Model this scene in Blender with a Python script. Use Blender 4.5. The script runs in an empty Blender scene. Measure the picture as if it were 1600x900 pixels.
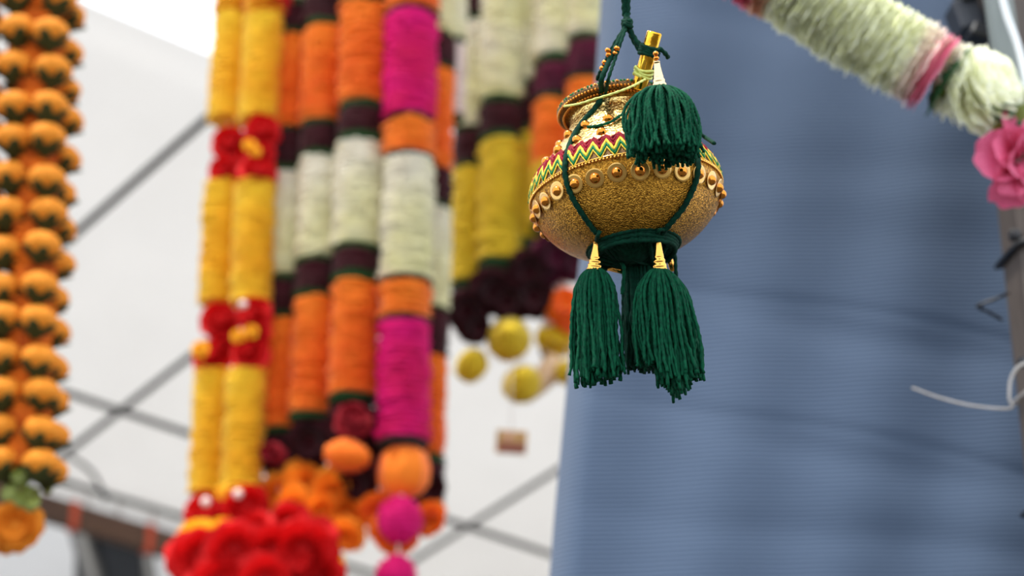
import bpy, math, random
import numpy as np
from mathutils import Vector, Matrix
from mathutils.bvhtree import BVHTree

# ------------------------------------------------------------------ camera
S = bpy.context.scene
COL = S.collection
F = 2222.0
PITCH = math.radians(20)
CAM = Vector((0, 0, 1.5))
FWD = Vector((0, math.cos(PITCH), math.sin(PITCH)))
UPV = Vector((0, -math.sin(PITCH), math.cos(PITCH)))
cd = bpy.data.cameras.new('camera')
cam = bpy.data.objects.new('camera', cd)
COL.objects.link(cam)
cam.location = CAM
cam.rotation_euler = (math.pi / 2 + PITCH, 0, 0)
cd.sensor_width = 36
cd.lens = 36 * F / 1600
cd.clip_start = 0.02
cd.dof.use_dof = True
cd.dof.focus_distance = 0.71
cd.dof.aperture_fstop = 5.8
cd.dof.aperture_blades = 0
S.camera = cam

# ------------------------------------------------------------------ world, sun, exposure
w = bpy.data.worlds.new('sky')
S.world = w
w.use_nodes = True
wn = w.node_tree
wn.nodes.clear()
tc = wn.nodes.new('ShaderNodeTexCoord')
sep = wn.nodes.new('ShaderNodeSeparateXYZ')
rmp = wn.nodes.new('ShaderNodeValToRGB')
bg = wn.nodes.new('ShaderNodeBackground')
ow = wn.nodes.new('ShaderNodeOutputWorld')
wn.links.new(tc.outputs['Generated'], sep.inputs[0])
wn.links.new(sep.outputs['Z'], rmp.inputs[0])
wn.links.new(rmp.outputs[0], bg.inputs[0])
wn.links.new(bg.outputs[0], ow.inputs[0])
rmp.color_ramp.elements[0].color = (0.80, 0.86, 0.95, 1)
rmp.color_ramp.elements[1].color = (0.93, 0.97, 1.0, 1)
bg.inputs[1].default_value = 1.85
sl = bpy.data.lights.new('sun', 'SUN')
sl.energy = 3.6
sl.angle = math.radians(9)
sl.color = (1.0, 0.96, 0.88)
sun = bpy.data.objects.new('sun', sl)
COL.objects.link(sun)
sun.rotation_euler = Vector((-0.28, -0.16, 0.95)).to_track_quat('Z', 'Y').to_euler()
S.view_settings.view_transform = 'Standard'
S.view_settings.look = 'None'
S.view_settings.gamma = 1
S.view_settings.use_curve_mapping = False
S.view_settings.exposure = 0.35

# ------------------------------------------------------------------ helpers
rnd = random.Random(7)
RG = np.random.default_rng(11)

def ray(px, py):
    return FWD + Vector((1, 0, 0)) * ((px - 800) / F) + UPV * ((450 - py) / F)
def at(px, py, Y):            # the point seen at a pixel at world depth Y
    d = ray(px, py)
    return CAM + d * (Y / d.y)
def atd(px, py, D):           # the same at a distance D along the lens axis
    return CAM + ray(px, py) * D
def mpp(p):                   # metres per pixel at p
    return (p - CAM).dot(FWD) / F

def lin(c):
    return tuple(((v / 255) / 12.92 if v / 255 <= 0.04045 else ((v / 255 + 0.055) / 1.055) ** 2.4) for v in c)

def mat(name, rgb, rough=0.6, metal=0.0, var=0.12, nscale=60, bump=0.0, bscale=200, transl=0.0,
        rgb2=None, sheen=0.0, coat=0.0, spec=0.5, bdist=0.002, stretch=None):
    m = bpy.data.materials.new(name)
    m.use_nodes = True
    nt = m.node_tree
    b = nt.nodes['Principled BSDF']
    out = nt.nodes['Material Output']
    c = lin(rgb)
    c2 = lin(rgb2) if rgb2 else tuple(v * (1 - 2 * var) for v in c)
    t = nt.nodes.new('ShaderNodeTexCoord')
    src = t.outputs['Object']
    if stretch:
        mp = nt.nodes.new('ShaderNodeMapping')
        mp.inputs['Scale'].default_value = stretch
        nt.links.new(src, mp.inputs[0])
        src = mp.outputs[0]
    n = nt.nodes.new('ShaderNodeTexNoise')
    n.inputs['Scale'].default_value = nscale
    n.inputs['Detail'].default_value = 4
    nt.links.new(src, n.inputs['Vector'])
    r = nt.nodes.new('ShaderNodeValToRGB')
    r.color_ramp.elements[0].position = 0.32
    r.color_ramp.elements[1].position = 0.62
    r.color_ramp.elements[0].color = (*c2, 1)
    r.color_ramp.elements[1].color = (*c, 1)
    nt.links.new(n.outputs['Fac'], r.inputs[0])
    nt.links.new(r.outputs[0], b.inputs['Base Color'])
    b.inputs['Roughness'].default_value = rough
    b.inputs['Metallic'].default_value = metal
    b.inputs['Specular IOR Level'].default_value = spec
    b.inputs['Sheen Weight'].default_value = sheen
    b.inputs['Coat Weight'].default_value = coat
    if bump:
        n2 = nt.nodes.new('ShaderNodeTexNoise')
        n2.inputs['Scale'].default_value = bscale
        n2.inputs['Detail'].default_value = 3
        nt.links.new(src, n2.inputs['Vector'])
        bp = nt.nodes.new('ShaderNodeBump')
        bp.inputs['Strength'].default_value = bump
        bp.inputs['Distance'].default_value = bdist
        nt.links.new(n2.outputs['Fac'], bp.inputs['Height'])
        nt.links.new(bp.outputs[0], b.inputs['Normal'])
    if transl:
        tr = nt.nodes.new('ShaderNodeBsdfTranslucent')
        mx = nt.nodes.new('ShaderNodeMixShader')
        nt.links.new(r.outputs[0], tr.inputs[0])
        mx.inputs[0].default_value = transl
        nt.links.new(b.outputs[0], mx.inputs[1])
        nt.links.new(tr.outputs[0], mx.inputs[2])
        nt.links.new(mx.outputs[0], out.inputs['Surface'])
    return m

class MB:
    """collects vertices and faces; build() links them as one mesh object"""
    def __init__(s):
        s.v = []; s.f = []; s.n = 0
    def add(s, v, f):
        v = np.asarray(v, float)
        s.v.append(v)
        s.f += [tuple(i + s.n for i in q) for q in f]
        s.n += len(v)
        return s
    def mesh(s, name, m, origin=None, smooth=True):
        v = np.concatenate(s.v)
        if origin is not None:
            v = v - np.array(origin)
        me = bpy.data.meshes.new(name)
        me.from_pydata(v.tolist(), [], s.f)
        if smooth:
            me.polygons.foreach_set('use_smooth', [True] * len(me.polygons))
        me.materials.append(m)
        me.update()
        return me
    def build(s, name, m, parent=None, origin=None, smooth=True):
        """origin: world point of the object's origin; vertices are given in world coordinates"""
        o = Vector(origin) if origin is not None else Vector((0, 0, 0))
        me = s.mesh(name, m, o, smooth)
        return link(name, me, parent, Matrix.Translation(o))

def link(name, me, parent=None, world=Matrix.Identity(4)):
    ob = bpy.data.objects.new(name, me)
    COL.objects.link(ob)
    if parent is not None:
        ob.parent = parent
        ob.matrix_basis = wm(parent).inverted() @ world
    else:
        ob.matrix_basis = world
    return ob
def wm(o):
    m = o.matrix_basis.copy()
    while o.parent:
        o = o.parent
        m = o.matrix_basis @ m
    return m

def tag(o, label, cat=None, group=None, kind=None):
    if label: o['label'] = label
    if cat: o['category'] = cat
    if group: o['group'] = group
    if kind: o['kind'] = kind
    return o
def thing(name, label, cat, loc, group=None):
    e = bpy.data.objects.new(name, None)
    e.empty_display_size = 0.02
    COL.objects.link(e)
    e.location = loc
    return tag(e, label, cat, group)

def frames(P):
    P = np.asarray(P, float)
    T = np.gradient(P, axis=0)
    T /= np.linalg.norm(T, axis=1)[:, None] + 1e-12
    a = np.array([0, 1.0, 0]) if abs(T[0][1]) < 0.9 else np.array([1.0, 0, 0])
    N = [];  n = np.cross(T[0], a); n /= np.linalg.norm(n)
    for t in T:
        n = n - t * n.dot(t); n /= np.linalg.norm(n) + 1e-12
        N.append(n)
    N = np.array(N)
    return P, T, N, np.cross(T, N)

def grid_faces(rings, sides, closed=True, cap=True):
    f = []
    m = sides if closed else sides - 1
    for i in range(rings - 1):
        for j in range(m):
            k = (j + 1) % sides
            f.append((i * sides + j, i * sides + k, (i + 1) * sides + k, (i + 1) * sides + j))
    if cap and closed:
        f.append(tuple(range(sides - 1, -1, -1)))
        f.append(tuple((rings - 1) * sides + j for j in range(sides)))
    return f

def tube(P, r, sides=8, lobe=0.0, twist=0.0, nl=2, phase=0.0):
    """tube along points P; lobe/twist give a plied yarn look"""
    P, T, N, B = frames(P)
    n = len(P)
    r = np.broadcast_to(np.asarray(r, float), (n,))
    a = np.arange(sides) * 2 * math.pi / sides
    L = np.concatenate([[0], np.cumsum(np.linalg.norm(np.diff(P, axis=0), axis=1))])
    A = a[None, :] + 0 * L[:, None]
    R = r[:, None] * (1 + lobe * np.cos(nl * (A - twist * L[:, None]) + phase))
    V = P[:, None, :] + R[..., None] * (np.cos(A)[..., None] * N[:, None, :] + np.sin(A)[..., None] * B[:, None, :])
    return V.reshape(-1, 3), grid_faces(n, sides)

def smoothpath(P, n):
    P = np.asarray([tuple(p) for p in P], float)
    Q = np.vstack([2 * P[0] - P[1], P, 2 * P[-1] - P[-2]])
    out = []
    m = len(P) - 1
    for k in range(n):
        u = k / (n - 1) * m
        i = min(int(u), m - 1); t = u - i
        p0, p1, p2, p3 = Q[i], Q[i + 1], Q[i + 2], Q[i + 3]
        out.append(0.5 * (2 * p1 + (p2 - p0) * t + (2 * p0 - 5 * p1 + 4 * p2 - p3) * t * t + (3 * p1 - p0 - 3 * p2 + p3) * t ** 3))
    return np.array(out)

def lathe(prof, seg=48, c=(0, 0, 0), axis=(0, 0, 1)):
    """prof: (r, z); returns verts, faces around axis at c"""
    q = Vector((0, 0, 1)).rotation_difference(Vector(axis).normalized()).to_matrix()
    q = np.array(q)
    a = np.arange(seg) * 2 * math.pi / seg
    V = []
    for r, z in prof:
        V.append(np.stack([r * np.cos(a), r * np.sin(a), np.full(seg, z)], 1))
    V = np.concatenate(V) @ q.T + np.array(tuple(c))
    return V, grid_faces(len(prof), seg)

def ball(c, r, seg=16, rings=10, sq=1.0, axis=(0, 0, 1)):
    pr = [(max(1e-5, r * math.sin(math.pi * i / rings)), -r * sq * math.cos(math.pi * i / rings)) for i in range(rings + 1)]
    return lathe(pr, seg, c, axis)

def box(c, hx, hy, hz, R=None, bev=0.0):
    """box with chamfered vertical profile, built as a short lofted prism"""
    if bev <= 0: bev = min(hx, hy, hz) * 0.12
    V = []
    def ring(x, y, z, b):
        return [(x - b, y, z), (x, y - b, z), (x, -y + b, z), (x - b, -y, z), (-x + b, -y, z), (-x, -y + b, z), (-x, y - b, z), (-x + b, y, z)]
    V += ring(hx - bev, hy - bev, -hz, bev * .5) + ring(hx, hy, -hz + bev, bev) + ring(hx, hy, hz - bev, bev) + ring(hx - bev, hy - bev, hz, bev * .5)
    V = np.array(V)
    if R is not None:
        V = V @ np.array(R).T
    f = grid_faces(4, 8)
    return V + np.array(tuple(c)), [tuple(reversed(q)) for q in f]

def lookmat(p, z, roll=0.0):
    """world matrix at p with local +Z along z"""
    q = Vector((0, 0, 1)).rotation_difference(Vector(z).normalized())
    return Matrix.Translation(Vector(p)) @ q.to_matrix().to_4x4() @ Matrix.Rotation(roll, 4, 'Z')

# ------------------------------------------------------------------ materials
M = {}
M['canvas'] = mat('white_canvas', (214, 212, 210), 0.7, var=0.01, nscale=3, transl=0.72)
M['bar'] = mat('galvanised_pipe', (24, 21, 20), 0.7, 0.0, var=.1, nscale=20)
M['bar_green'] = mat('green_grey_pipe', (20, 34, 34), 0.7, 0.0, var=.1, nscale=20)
M['beam'] = mat('brown_beam', (84, 54, 32), 0.7, var=.15, nscale=8, bump=.3, bscale=30)
M['strap'] = mat('orange_strap', (190, 70, 30), 0.7, nscale=30)
M['darkcloth'] = mat('dark_cloth', (30, 31, 34), 0.8, nscale=10)
M['greyframe'] = mat('grey_frame', (50, 48, 46), 0.6, nscale=10)
M['floor'] = mat('concrete_floor', (66, 62, 58), 0.85, nscale=2, bump=.3, bscale=40)
M['rack'] = mat('steel_rack', (120, 122, 124), 0.4, 0.7, nscale=15)
M['post'] = mat('brown_post', (84, 74, 67), 0.6, 0.1, rgb2=(64, 55, 50), nscale=12, bump=.25, bscale=60, stretch=(4, 4, .4))
M['plank'] = mat('grey_plank', (128, 136, 134), 0.7, rgb2=(96, 104, 104), nscale=14, stretch=(4, 4, .4))
M['black'] = mat('black_plastic', (26, 27, 31), 0.45, nscale=20)
M['charcoal'] = mat('charcoal_plastic', (52, 56, 64), 0.5, nscale=20)
M['white_plastic'] = mat('white_plastic', (220, 226, 230), 0.35, var=.03, nscale=20)
M['tie_white'] = mat('dull_white_plastic', (176, 170, 164), 0.45, var=.03, nscale=20)
M['thread'] = mat('clear_thread', (225, 215, 205), 0.5, nscale=20)
M['rope'] = mat('dark_rope', (46, 40, 34), 0.9, nscale=60)
M['orange'] = mat('orange_petals', (255, 138, 34), 0.75, rgb2=(238, 92, 12), nscale=9, transl=.25, sheen=.2, spec=.2)
M['yellow'] = mat('yellow_petals', (255, 210, 48), 0.75, rgb2=(250, 178, 22), nscale=9, transl=.25, sheen=.2, spec=.2)
M['lemon'] = mat('lemon_petals', (236, 204, 50), 0.75, rgb2=(222, 188, 36), nscale=9, transl=.25, sheen=.2, spec=.2)
M['cream'] = mat('cream_petals', (238, 230, 208), 0.8, rgb2=(230, 224, 160), nscale=7, transl=.2, sheen=.2, spec=.2)
M['blush'] = mat('blush_petals', (236, 214, 204), 0.8, nscale=9, transl=.2, sheen=.2, spec=.2)
M['maroon'] = mat('maroon_petals', (64, 13, 22), 0.8, rgb2=(42, 8, 14), nscale=14, sheen=.1, spec=.2)
M['plum'] = mat('plum_petals', (92, 14, 46), 0.8, rgb2=(48, 8, 26), nscale=14, sheen=.1, spec=.2)
M['brick_petal'] = mat('brick_red_petals', (150, 28, 40), 0.8, nscale=14, spec=.2)
M['green'] = mat('dark_green_petals', (36, 70, 34), 0.8, nscale=14, spec=.2)
M['magenta'] = mat('magenta_petals', (226, 20, 122), 0.75, rgb2=(205, 16, 82), nscale=12, transl=.15, spec=.2)
M['red'] = mat('red_petals', (226, 24, 26), 0.7, rgb2=(190, 12, 16), nscale=14, transl=.15, spec=.25)
M['marigold'] = mat('marigold_orange', (232, 150, 44), 0.75, rgb2=(216, 118, 24), nscale=40, transl=.15, spec=.25)
M['marigold_deep'] = mat('marigold_deep_orange', (214, 106, 22), 0.8, rgb2=(160, 66, 14), nscale=60, spec=.2)
M['amber'] = mat('amber_petals', (255, 172, 58), 0.75, rgb2=(252, 142, 30), nscale=10, transl=.3, spec=.2)
M['calyx'] = mat('olive_calyx', (66, 62, 24), 0.8, rgb2=(30, 46, 20), nscale=80, spec=.2)
M['leaf'] = mat('leaf_green', (40, 110, 60), 0.5, rgb2=(22, 74, 42), nscale=50, transl=.2)
M['leaf_light'] = mat('light_leaf_green', (132, 140, 56), 0.5, rgb2=(84, 100, 40), nscale=50, transl=.25)
M['pearl'] = mat('pearl', (235, 215, 205), 0.25, nscale=20, var=.02, coat=.5)
M['peach_cone'] = mat('peach_cone', (226, 190, 150), 0.7, nscale=20)
M['white_petal'] = mat('white_green_petals', (252, 253, 247), 0.6, rgb2=(248, 249, 204), nscale=8, transl=.5, spec=.35)
M['white_petal_pink'] = mat('white_petals_blushed', (250, 246, 236), 0.6, rgb2=(246, 222, 208), nscale=20, transl=.45)
M['peach'] = mat('peach_petals', (248, 216, 186), 0.65, rgb2=(244, 186, 156), nscale=20, transl=.3)
M['pink'] = mat('pink_petals', (244, 156, 180), 0.6, rgb2=(238, 122, 154), nscale=24, transl=.3)
M['rosepink'] = mat('rose_pink_petals', (236, 112, 150), 0.55, rgb2=(220, 84, 128), nscale=24, transl=.3)
M['gold_glint'] = mat('pale_gold_glint', (255, 228, 150), 0.2, 1.0, rgb2=(226, 184, 96), nscale=300, bump=.7, bscale=600, bdist=.0009)  # crackled gold, with the overhead glint put into its paler colour
M['gold'] = mat('gold_leather', (212, 156, 62), 0.25, 1.0, rgb2=(132, 88, 28), nscale=700, bump=1.0, bscale=1300, bdist=.0011)
M['gold_shiny'] = mat('polished_gold', (238, 176, 84), 0.14, 1.0, var=.03, nscale=200)
M['bead'] = mat('copper_gold_bead', (214, 136, 52), 0.16, 1.0, var=.03, nscale=200)
M['gold_pale'] = mat('pale_gold_cap', (240, 206, 158), 0.2, 1.0, var=.03, nscale=200)
M['sequin'] = mat('clear_gold_sequin', (214, 168, 84), 0.3, 0.9, var=.05, nscale=200, coat=.6)
M['gold_rod'] = mat('gold_foil_rod', (240, 190, 64), 0.12, 1.0, rgb2=(190, 130, 24), nscale=160, bump=.15, bscale=160)
M['yarn'] = mat('green_yarn', (2, 74, 48), 0.8, rgb2=(1, 50, 34), nscale=500, bump=.5, bscale=2600, bdist=.0004, spec=.12)
M['yarn_dark'] = mat('dark_green_cord', (4, 54, 38), 0.8, rgb2=(2, 36, 26), nscale=500, bump=.4, bscale=2600, bdist=.0003, spec=.12)
M['crimson_thread'] = mat('crimson_embroidery', (146, 14, 36), 0.6, rgb2=(92, 8, 24), nscale=900, bump=.4, bscale=2500, bdist=.0003, spec=.1)
M['yellow_thread'] = mat('yellow_embroidery', (246, 206, 70), 0.4, nscale=900, bump=.4, bscale=2500, bdist=.0003, spec=.1)
M['green_thread'] = mat('green_embroidery', (16, 112, 62), 0.45, nscale=900, bump=.4, bscale=2500, bdist=.0003, spec=.1)
M['dark_braid'] = mat('dark_gold_braid', (120, 84, 40), 0.4, 0.6, rgb2=(60, 50, 24), nscale=900, bump=.5, bscale=1500, bdist=.0004)
M['lime_thread'] = mat('lime_thread', (206, 214, 110), 0.6, nscale=600)
M['card'] = mat('tan_card', (222, 186, 128), 0.7, nscale=40, transl=.5)
M['card_red'] = mat('card_red_print', (190, 120, 98), 0.7, nscale=40, transl=.5)
M['card_pink'] = mat('card_pink_print', (226, 176, 156), 0.7, nscale=40)

# blue-grey woven sheet: ribs and faint stains
def sheet_mat():
    m = mat('blue_grey_fabric', (73, 88, 110), 0.85, rgb2=(64, 79, 100), nscale=3.0, sheen=.15, spec=.25)
    nt = m.node_tree
    b = nt.nodes['Principled BSDF']
    t = nt.nodes.new('ShaderNodeTexCoord')
    wv = nt.nodes.new('ShaderNodeTexWave')
    wv.bands_direction = 'Z'
    wv.inputs['Scale'].default_value = 78
    wv.inputs['Distortion'].default_value = 0.6
    wv.inputs['Detail'].default_value = 1
    nz = nt.nodes.new('ShaderNodeTexNoise')
    nz.inputs['Scale'].default_value = 14
    ad = nt.nodes.new('ShaderNodeMath'); ad.operation = 'MULTIPLY_ADD'
    ad.inputs[1].default_value = 2.0
    bp = nt.nodes.new('ShaderNodeBump')
    bp.inputs['Strength'].default_value = 0.35
    bp.inputs['Distance'].default_value = 0.0012
    nt.links.new(t.outputs['Object'], wv.inputs['Vector'])
    nt.links.new(t.outputs['Object'], nz.inputs['Vector'])
    nt.links.new(nz.outputs['Fac'], ad.inputs[0])
    nt.links.new(wv.outputs['Fac'], ad.inputs[2])
    nt.links.new(ad.outputs[0], bp.inputs['Height'])
    nt.links.new(bp.outputs[0], b.inputs['Normal'])
    return m
M['sheet'] = sheet_mat()

# ------------------------------------------------------------------ floor and tent
mb = MB(); mb.add([(-14, -10, 0), (14, -10, 0), (14, 16, 0), (-14, 16, 0), (-14, -10, -.1), (14, -10, -.1), (14, 16, -.1), (-14, 16, -.1)],
       [(0, 1, 2, 3), (7, 6, 5, 4), (0, 4, 5, 1), (1, 5, 6, 2), (2, 6, 7, 3), (3, 7, 4, 0)])
o = mb.build('floor', M['floor'], smooth=False); tag(o, None, kind='structure')

ROOF_H, ROOF_T = 4.5, math.tan(math.radians(29))
def roof(px, py, drop=0.0):          # where a pixel's ray meets the sloping canvas (dropped by 'drop')
    d = ray(px, py)
    t = (ROOF_H - drop) / (d.z + ROOF_T * d.y)
    return CAM + d * t
def lineY(p, q, x):
    return p[1] + (q[1] - p[1]) * (x - p[0]) / (q[0] - p[0])
top0 = [(x, lineY((125, 2), (352, 100), x)) for x in (-900, -400, 125, 352, 700, 1000, 1500, 2100)]
eave = [(x, lineY((70, 760), (295, 830), x)) for x in (-900, -400, 125, 352, 700, 1000, 1500, 2100)]
mb = MB(); V = []
rows = 14
for j in range(rows + 1):
    t = j / rows
    for a, b_ in zip(top0, eave):
        p = roof(a[0], a[1]).lerp(roof(b_[0], b_[1]), t)
        p.z += 0.015 * math.sin(j * 1.7 + a[0] * .004)
        V.append(tuple(p))
n = len(top0)
mb.add(V, [(j * n + i, j * n + i + 1, (j + 1) * n + i + 1, (j + 1) * n + i) for j in range(rows) for i in range(n - 1)])
o = mb.build('ceiling', M['canvas']); tag(o, None, kind='structure')
sm = o.modifiers.new('thick', 'SOLIDIFY'); sm.thickness = 0.003

# tent frame under the canvas
fr = thing('pipe_truss', 'grey pipe frame of crossing bars under the white canvas roof', 'tent frame', roof(500, 745, .06))
def bar(p, q, wpx, m, name='roof_bar', drop=.06, parent=fr, label=None, bend=None):
    wpx *= 1.15
    a, b_ = roof(*p, drop), roof(*q, drop)
    pts = [a.lerp(b_, i / 12) for i in range(13)]
    if bend:
        c = roof(*bend, drop)
        pts = smoothpath([a, c, b_], 14)
    r = wpx / 2 * mpp((a + b_) / 2)
    mb = MB().add(*tube([tuple(x) for x in pts], r, 10))
    o = mb.build(name, m, parent, (a + b_) / 2)
    if label: o['label'] = label
    return o
def ext(p, q, x0, x1):
    return (x0, lineY(p, q, x0)), (x1, lineY(p, q, x1))
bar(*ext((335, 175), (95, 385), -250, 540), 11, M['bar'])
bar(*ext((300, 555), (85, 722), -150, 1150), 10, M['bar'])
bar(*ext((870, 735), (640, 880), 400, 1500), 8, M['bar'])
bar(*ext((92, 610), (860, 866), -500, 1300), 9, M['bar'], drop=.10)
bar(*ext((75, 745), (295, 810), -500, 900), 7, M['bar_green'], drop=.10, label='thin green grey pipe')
bar((108, 712), (165, 777), 6, M['bar'], 'brace', .08, bend=(143, 738))
for p, r_ in (((190, 644), 13), ((730, 822), 12), ((165, 776), 14)):
    mb = MB().add(*ball(roof(*p, .09), r_ / 2 * mpp(roof(*p)), 12, 8, .8))
    mb.build('joint', M['bar'], fr, roof(*p, .09))
for x in (138, 186, 240):
    a = roof(x, lineY((75, 745), (295, 810), x), .10); b_ = roof(x - 1, lineY((75, 745), (295, 810), x) + 26, .10)
    MB().add(*tube([tuple(a), tuple(a.lerp(b_, .5)), tuple(b_)], .006, 6)).build('hanger', M['thread'], fr, a)

# brown eave beam with straps
bA, bB = roof(-500, lineY((70, 794), (295, 862), -500), .16), roof(1300, lineY((70, 794), (295, 862), 1300), .16)
bt = thing('eave_beam', 'brown beam along the tent eave, bound with orange straps', 'beam', (bA + bB) / 2)
dirb = (bB - bA).normalized()
R = Matrix((dirb, dirb.cross(Vector((0, 0, 1))).normalized() * -1, Vector((0, 0, 1)))).transposed()
L = (bB - bA).length
hb = 18 * mpp((bA + bB) / 2)
MB().add(*box((bA + bB) / 2, L / 2, .05, hb, R)).build('beam_body', M['beam'], bt, (bA + bB) / 2, smooth=False)
for x in (114, 231, 420):
    c = roof(x, lineY((70, 794), (295, 862), x), .16)
    MB().add(*box(c, .016, .056, hb + .006, R)).build('strap', M['strap'], bt, c, smooth=False)
# pale side canvas beyond the eave
YW = 7.4
mb = MB()
V = []
for j in range(9):
    for i in range(33):
        x = -6 + 12 * i / 32
        V.append((x, YW + .03 * math.sin(x * 5), 3.3 * j / 8 - .02))
mb.add(V, [(j * 33 + i, j * 33 + i + 1, (j + 1) * 33 + i + 1, (j + 1) * 33 + i) for j in range(8) for i in range(32)])
o = mb.build('wall_back', M['canvas']); tag(o, None, kind='structure')
sm = o.modifiers.new('thick', 'SOLIDIFY'); sm.thickness = 0.004

# dark framed stall opening below the beam
a0 = at(170, 900, 7.0)
dw = thing('stall_doorway', 'dark stall doorway with grey frame under the brown beam', 'doorway', (a0.x, 7.0, 0))
def quadbar(p, q, wpx, Y, name, m, parent, floor_=False):
    a, b_ = at(*p, Y), at(*q, Y)
    if floor_:
        b_ = a + (b_ - a) * (a.z / (a.z - b_.z))
    r = wpx / 2 * mpp(a)
    return MB().add(*tube([tuple(a.lerp(b_, i / 4)) for i in range(5)], r, 4)).build(name, m, parent, a)
quadbar((122, 818), (148, 915), 34, 7.0, 'frame_post', M['greyframe'], dw, True)
quadbar((226, 838), (236, 915), 22, 7.0, 'frame_post', M['greyframe'], dw, True)
A = [at(118, 810, 7.03), at(228, 835, 7.03)]
mb = MB()
P4 = [A[0], A[1], Vector((A[1].x + .12, 7.03, 0)), Vector((A[0].x + .25, 7.03, 0))]
V = [tuple(p) for p in P4] + [(p.x, p.y + .05, p.z) for p in P4]
mb.add(V, [(3, 2, 1, 0), (4, 5, 6, 7), (0, 1, 5, 4), (1, 2, 6, 5), (2, 3, 7, 6), (3, 0, 4, 7)])
mb.build('dark_panel', M['darkcloth'], dw, A[0], smooth=False)
quadbar((114, 812), (232, 842), 24, 7.0, 'frame_head', M['greyframe'], dw)

# ------------------------------------------------------------------ display rack above the frame of view
RZ = 3.12
rk = thing('display_rack', 'steel pipe rack overhead that the garlands and pot hang from', 'rack', (0, 1.5, 0))
for x in (-1.45, 1.35):
    for y in (0.72, 2.45):
        MB().add(*tube([(x, y, 0), (x, y, 1.5), (x, y, RZ)], .016, 12)).build('rack_post', M['rack'], rk, (x, y, 0))
    MB().add(*tube([(x, .62, RZ), (x, 1.5, RZ), (x, 2.55, RZ)], .016, 12)).build('side_rail', M['rack'], rk, (x, 1.5, RZ))
for y in (.70, 1.5, 2.0, 2.3):
    MB().add(*tube([(-1.47, y, RZ), (0, y, RZ), (1.37, y, RZ)], .012, 12)).build('cross_rail', M['rack'], rk, (0, y, RZ))

# ------------------------------------------------------------------ blue-grey sheet
YS = 1.18
def sheet_left(py):
    pts = [(-700, 990), (0, 938), (200, 926), (400, 906), (600, 885), (800, 866), (900, 858), (2600, 760)]
    for (a, xa), (b_, xb) in zip(pts, pts[1:]):
        if py <= b_:
            return xa + (xb - xa) * (py - a) / (b_ - a)
    return 760
mb = MB(); V = []
NU, NV = 110, 300
for j in range(NV + 1):
    py = -420 + 2100 * j / NV
    xl = sheet_left(py)
    for i in range(NU + 1):
        u = (i / NU) ** 1.25
        px = xl + (1840 - xl) * u
        Y = YS + .05 * (1 - u) ** 2
        if u < .05: Y += .03 * (1 - u / .05) ** 2          # edge turns back
        # soft creases running down to the right, and vertical sag
        for (cy, sl_, amp, wd) in ((505, .20, .002, 9), (515, .20, .006, 34), (700, .22, .002, 10), (710, .22, .006, 36), (850, .16, .004, 30), (250, -.10, .004, 40), (90, .3, .004, 30), (380, .05, .004, 50)):
            d = (py - (cy + sl_ * (px - 1380) + 18 * math.sin(px * .006 + cy))) / wd
            Y += .45 * amp * math.exp(-d * d) * (0.35 + .65 * min(1, max(0, (px - 950) / 400)))
        Y += .004 * math.sin(px * .011 + .002 * py) * math.sin(py * .004 + 1) + .0035 * math.sin(px * .028 + py * .006)
        p = at(px, py, Y)
        V.append(tuple(p))
mb.add(V, [(j * (NU + 1) + i, (j + 1) * (NU + 1) + i, (j + 1) * (NU + 1) + i + 1, j * (NU + 1) + i + 1) for j in range(NV) for i in range(NU)])
o = mb.build('fabric_sheet', M['sheet'], origin=at(1250, 450, YS))
tag(o, 'large blue grey woven fabric sheet hung behind the golden pot', 'curtain')
sm = o.modifiers.new('thick', 'SOLIDIFY'); sm.thickness = 0.0012

# ------------------------------------------------------------------ post on the right and what is tied to it
YP = 1.10
pa, pb = at(1584, 0, YP), at(1680, 830, YP)
d = (pb - pa)
top = pa + d * ((RZ + .1 - pa.z) / d.z); bot = pa + d * ((0 - pa.z) / d.z)
po = thing('tent_post', 'brown square post at the right edge holding the blue sheet', 'post', bot)
hw = 47 * mpp(pa)
zax = (top - bot).normalized(); yax = zax.cross(Vector((1, 0, 0))).normalized(); xax = yax.cross(zax)
Rp = Matrix((xax, yax, zax)).transposed()
MB().add(*box((top + bot) / 2, hw, hw * .9, (top - bot).length / 2, Rp, .004)).build('post_body', M['post'], po, bot, smooth=False)
# clips and ties
def loop_around(py, name, m, wpx, label, cat, tilt=0):
    c = pa.lerp(pb, (py) / 830)
    s = hw + .003
    pts = []
    for (sx, sy) in ((-1, -1), (1, -1), (1, 1), (-1, 1), (-1, -1)):
        pts.append(c + xax * s * sx + yax * s * .92 * sy + zax * (tilt * sx) * mpp(c))
    P = []
    for a, b_ in zip(pts, pts[1:]):
        for t in np.linspace(0, 1, 5)[:-1]: P.append(tuple(a.lerp(b_, float(t))))
    P.append(tuple(pts[-1]))
    return MB().add(*tube(P, wpx / 2 * mpp(c), 8)), c
mb, c = loop_around(414, 'cable_tie', M['black'], 11, '', '', 15)
mb.add(*box(c + xax * -(hw + .004) + yax * -hw * .9, .004, .004, .004))
tag(mb.build('cable_tie', M['black'], origin=c), 'black tie round the post, above the white tie', 'cable tie')
mb, c = loop_around(796, 'cable_tie', M['black'], 10, '', '', 4)
mb.add(*box(c + xax * -(hw + .005) + yax * -hw * .9, .006, .005, .0055))
tag(mb.build('cable_tie', M['black'], origin=c), 'black tie with square lock low on the post', 'cable tie')
mb, c = loop_around(630, 'cable_tie', M['tie_white'], 5, '', '', 10)
wt = mb.build('cable_tie', M['tie_white'], origin=c)
tag(wt, 'white tie round the post with a long tail over the blue sheet', 'cable tie')
e = at(1578, 638, YP - .045)
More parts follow.
